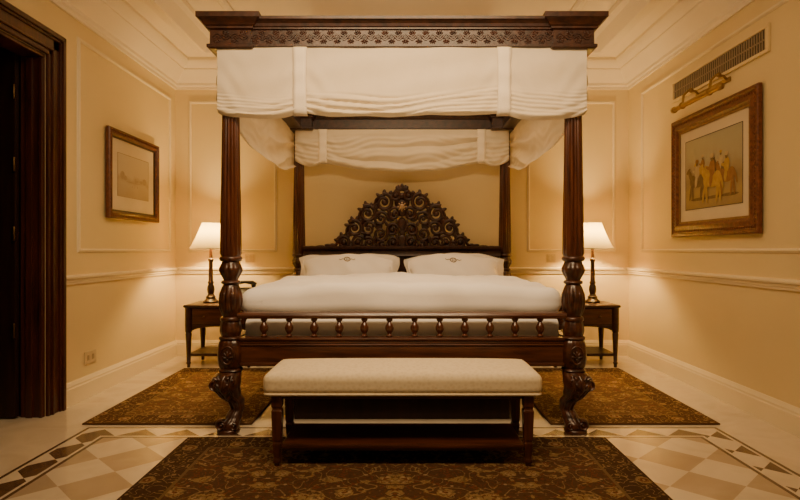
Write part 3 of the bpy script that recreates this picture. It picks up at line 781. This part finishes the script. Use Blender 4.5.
# ------------------------------------------------------------ telephone
ph=empty('telephone',(-1.44,5.25,.56),'black corded desk telephone on the nightstand','telephone')
g=G(); poly=[(5.16,.5605),(5.34,.5605),(5.34,.70),(5.30,.705),(5.17,.60)]
g.prism(poly,lambda p:(-1.53,p[0],p[1]),lambda p:(-1.37,p[0],p[1])); g.make('phone_body',M['black'],ph,smooth=False,bevel=.006)
g=G(); g.tube([(-1.55,5.30,.73),(-1.52,5.30,.748),(-1.45,5.30,.755),(-1.38,5.30,.748),(-1.35,5.30,.73)],[.018,.02,.013,.02,.018],10)
for xx in (-1.53,-1.37): g.ell((xx,5.30,.725),(.024,.024,.022))
g.make('handset',M['black'],ph)
# ------------------------------------------------------------ pictures
def framed(side,y0,y1,z0,z1,fw,mw,label,fm,pm,figs,fil):
    sgn=-1 if side=='L' else 1
    X=lambda d:sgn*(WX-d)
    e=empty('framed_picture',(X(0.0),(y0+y1)/2,z0),label,'picture')
    def ringp(g,a0,a1,b0,b1,prof):
        vs=[];fs=[];K=len(prof)
        for o,d in prof:
            for a,z in ((a0+o,b0+o),(a1-o,b0+o),(a1-o,b1-o),(a0+o,b1-o)): vs.append((X(d),a,z))
        for k in range(K-1):
            for i in range(4):
                j=(i+1)%4; fs.append((k*4+i,k*4+j,(k+1)*4+j,(k+1)*4+i))
        g.add(vs,fs)
    g=G(); ringp(g,y0,y1,z0,z1,[(0,.0145),(0,.038),(fw*.08,.045),(fw*.2,.045),(fw*.28,.036),(fw*.45,.034),(fw*.65,.042),(fw*.8,.044),(fw*.88,.034),(fw,.028),(fw,.016)])
    per=[]
    st=.026
    a=y0+fw*.5
    while a<y1-fw*.4: per+=[(a,z0+fw*.42),(a,z1-fw*.42)]; a+=st
    a=z0+fw*.5
    while a<z1-fw*.4: per+=[(y0+fw*.42,a),(y1-fw*.42,a)]; a+=st
    for (a,z) in per: g.ell((X(.036),a,z),(.006,.009,.009),6,5)
    g.make('frame',fm,e,ang=30)
    g=G(); ringp(g,y0+fw,y1-fw,z0+fw,z1-fw,[(0,.0285),(.014,.0285),(.014,.020)]); g.make('inner_fillet',fil,e,ang=20)
    g=G(); xa,xb=sorted((X(.015),X(.018))); g.box(xa,xb,y0+fw*.9,y1-fw*.9,z0+fw*.9,z1-fw*.9); g.make('mount',M['mat'],e,smooth=False)
    a0,a1,b0,b1=y0+fw+mw[0],y1-fw-mw[0],z0+fw+mw[1],z1-fw-mw[0]
    g=G(); xa,xb=sorted((X(.018),X(.0195))); g.box(xa,xb,a0,a1,b0,b1); pr_=g.make('print',pm,e,smooth=False)
    g=G(); ringp(g,a0-.005,a1+.005,b0-.005,b1+.005,[(0,.0182),(0,.0205),(.005,.0205),(.005,.018)]); g.make('print_border',figs[1],e,smooth=False)
    figs[0](X,a0,a1,b0,b1,pr_)
    return e
pm1=print_mat('riders_print',[(0,(.34,.24,.11)),(.2,(.40,.28,.12)),(.38,(.32,.23,.11)),(.52,(.38,.29,.15)),(.68,(.42,.36,.22)),(1,(.42,.38,.25))],9)
pm2=print_mat('landscape_print',[(0,(.42,.33,.21)),(.3,(.48,.39,.26)),(.42,(.43,.34,.22)),(.55,(.54,.45,.31)),(1,(.58,.49,.35))],7)
P_=dict(scale=30,rough=.9,spec=.05)
gold=noisy('painted_gold',(.42,.26,.08),(.52,.34,.12),**P_); redb=noisy('painted_russet',(.28,.14,.055),(.36,.19,.08),**P_); dk=noisy('painted_umber',(.18,.12,.055),(.25,.165,.08),**P_); wht=noisy('painted_ochre',(.45,.34,.17),(.52,.40,.22),**P_)
def disc(g,X,y,z,ry,rz,rot,d):
    n=14; vs=[]
    for i in range(n):
        a=2*pi*i/n; u=ry*math.cos(a);v=rz*math.sin(a)
        vs.append((y+u*math.cos(rot)-v*math.sin(rot),z+u*math.sin(rot)+v*math.cos(rot)))
    top=[(X(d),a,b) for a,b in vs]
    f=tuple(range(n))
    nx=(Vector(top[1])-Vector(top[0])).cross(Vector(top[2])-Vector(top[1])).x
    want=-1 if X(0)>0 else 1
    g.add(top,[f if nx*want>0 else f[::-1]])
def riders(X,a0,a1,b0,b1,par):
    g=G(); w=a1-a0;h=b1-b0
    g.m=2
    for fy in (.2,.46,.74): disc(g,X,a0+w*fy,b0+h*.13,w*.15,h*.022,0,.0198)
    for k,(fy,fz,sc,mh,mr,mm_) in enumerate(((.34,.50,.75,2,3,0),(.66,.50,.78,0,1,3),(.24,.38,1.0,1,0,3),(.76,.38,1.0,2,3,1),(.48,.36,1.15,0,1,3))):
        y=a0+w*fy; z=b0+h*fz; s=sc*h*.44; d=.0200+.0014*k; q=0
        def dd(*a):
            nonlocal q
            q+=1; disc(g,X,*a,d+q*.00008)
        g.m=mh
        dd(y,z,s*.42,s*.19,.08); dd(y+s*.26,z+s*.03,s*.19,s*.21,0); dd(y-s*.26,z+s*.03,s*.19,s*.20,0)
        dd(y+s*.43,z+s*.25,s*.24,s*.10,1.0); dd(y+s*.55,z+s*.40,s*.14,s*.065,-.6)
        for lx_,rt in ((-.38,-.15),(-.25,.12),(.27,-.1),(.42,.25)): dd(y+s*lx_,z-s*.34,s*.055,s*.26,rt)
        dd(y-s*.48,z-s*.08,s*.05,s*.22,-.35)
        g.m=mr
        dd(y-s*.01,z+s*.33,s*.15,s*.23,.05); dd(y+s*.05,z+s*.02,s*.08,s*.20,.2); dd(y+s*.13,z+s*.33,s*.17,s*.05,.25)
        g.m=2; dd(y,z+s*.58,s*.07,s*.08,0)
        g.m=mm_; dd(y,z+s*.66,s*.10,s*.065,0)
    g.make('painted_riders',[gold,redb,dk,wht],par,smooth=False,recalc=False)
sep=noisy('sepia',(.36,.28,.18),(.43,.34,.22),**P_)
def trees(X,a0,a1,b0,b1,par):
    g=G(); w=a1-a0;h=b1-b0
    for i,(fy,fz,ry,rz) in enumerate(((.14,.50,.07,.10),(.22,.45,.06,.06),(.75,.43,.06,.04),(.5,.37,.25,.012),(.86,.46,.07,.08),(.55,.44,.03,.05),(.6,.42,.04,.03))): disc(g,X,a0+w*fy,b0+h*fz,w*ry,h*rz,0,.0198+.00008*i)
    for fy,fz in ((.45,.27),(.52,.26),(.62,.28)): disc(g,X,a0+w*fy,b0+h*fz,w*.008,h*.03,0,.0206)
    g.make('painted_landscape',[sep],par,smooth=False,recalc=False)
framed('R',3.56,4.71,1.153,2.09,.105,(.095,.105),'carved reddish wood framed painting of horse riders on cream wall',M['framegold'],pm1,(riders,M['fillet']),M['gilt'])
framed('L',4.33,5.22,1.295,1.99,.055,(.12,.13),'brown wood framed pale landscape print on cream wall',M['framebrown'],pm2,(trees,sep),M['fillet'])
# picture light
pl=empty('picture_light',(WX,4.15,2.2),'aged brass picture light mounted above the painting of riders','lamp')
g=G(); g.tube([(2.12,3.80,2.140),(2.12,3.805,2.140),(2.12,3.815,2.140),(2.12,3.84,2.140),(2.12,3.845,2.140),(2.12,4.455,2.140),(2.12,4.46,2.140),(2.12,4.485,2.140),(2.12,4.495,2.140),(2.12,4.50,2.140)],[.010,.017,.024,.024,.018,.018,.024,.024,.017,.010],16,up=(0,0,1)); 
g.make('light_tube',M['dbrass'],pl)
for yy in (3.96,4.34):
    g=G()
    g.tube([(WX-.008,yy,2.225),(2.215,yy,2.252),(2.165,yy,2.255),(2.130,yy,2.22),(2.12,yy,2.145)],.009,8,up=(0,1,0))
    g.ell((2.185,yy,2.258),(.018,.016,.018)); g.ell((2.12,yy,2.142),(.027,.02,.027))
    g.make('bracket_arm',M['dbrass'],pl)
g=G(); g.box(WX-.012,WX-.001,3.92,4.38,2.205,2.238); g.make('wall_plate',M['dbrass'],pl,smooth=False,bevel=.004)
# ------------------------------------------------------------ air vent
av=empty('air_vent',(WX,4.13,2.35),'long slatted air conditioning grille set in the wall','air vent')
g=G(); y0,y1,z0,z1=3.53,4.73,2.285,2.415
g.box(WX-.006,WX-.0005,y0,y1,z0,z1); g.make('vent_back',M['slot'],av,smooth=False)
g=G()
g.box(WX-.018,WX-.001,y0-.03,y1+.03,z1,z1+.022); g.box(WX-.018,WX-.001,y0-.03,y1+.03,z0-.022,z0); g.box(WX-.018,WX-.001,y0-.03,y0,z0,z1); g.box(WX-.018,WX-.001,y1,y1+.03,z0,z1)
g.make('vent_frame',M['wall'],av,smooth=False,bevel=.003)
g=G(); nb=44
for i in range(nb):
    y=y0+(y1-y0)*(i+.5)/nb; g.box(WX-.010,WX-.006,y-.006,y+.006,z0,z1)
for zz in (.5,): g.box(WX-.012,WX-.006,y0,y1,z0+(z1-z0)*zz-.004,z0+(z1-z0)*zz+.004)
g.make('vent_slats',M['vent'],av,smooth=False)
# ------------------------------------------------------------ outlet & switches
ou=empty('wall_outlet',(-WX,4.13,.28),'small ivory electrical outlet on the wall above the baseboard','outlet')
g=G(); g.box(-WX+.0005,-WX+.009,4.06,4.21,.235,.325); g.make('cover_plate',M['plastic'],ou,smooth=False,bevel=.003)
for yy in (4.10,4.165):
    g=G(); g.box(-WX+.009,-WX+.0105,yy-.012,yy+.012,.262,.298)
    g.make('socket',M['socket'],ou,smooth=False)
for xx in (-1.51,1.48):
    sw=empty('light_switch',(xx,YB,.97),'small ivory switch plate on the wall above the nightstand','switch','bedside switches')
    g=G(); g.box(xx-.045,xx+.045,YB-.008,YB-.0005,.93,1.01); g.make('switch_plate',M['plastic'],sw,smooth=False,bevel=.003)
    for q in (-.02,.02):
        g=G(); g.box(xx+q-.012,xx+q+.012,YB-.012,YB-.008,.945,.995)
        g.make('rocker',M['plastic'],sw,smooth=False,bevel=.002)
# ------------------------------------------------------------ lights
def area(loc,rot,sx,sy,e,col,spread=180):
    l=bpy.data.lights.new('fill_light','AREA'); l.shape='RECTANGLE'; l.size=sx; l.size_y=sy; l.energy=e; l.color=col; l.spread=math.radians(spread)
    o=bpy.data.objects.new('fill_light',l); o.location=loc; o.rotation_euler=rot; C.objects.link(o); return o
WC=(1,.69,.38)
area((0,1.6,2.82),(math.radians(50),0,0),1.6,.5,34,WC,115)  # added fill aimed at the bed front, no fixture modelled
area((0,4.4,2.98),(0,0,0),1.8,1.2,17,WC,120)  # added overhead fill for bed and canopy, not a real fixture
area((0,1.9,2.0),(math.radians(165),0,0),2.0,1.2,20,(1,.70,.41))  # added upward fill in mid-air to brighten the ceiling
w=bpy.data.worlds.new('world'); S.world=w; w.use_nodes=True
w.node_tree.nodes['Background'].inputs[0].default_value=(1,.67,.36,1); w.node_tree.nodes['Background'].inputs[1].default_value=.09
# ------------------------------------------------------------ camera
cd=bpy.data.cameras.new('camera'); cam=bpy.data.objects.new('camera',cd); C.objects.link(cam)
cam.location=(0,0,H); cam.rotation_euler=(pi/2,0,0)
cd.sensor_width=36; cd.lens=F/800*36; cd.shift_x=-2/800; cd.shift_y=0; cd.clip_start=.05
S.camera=cam
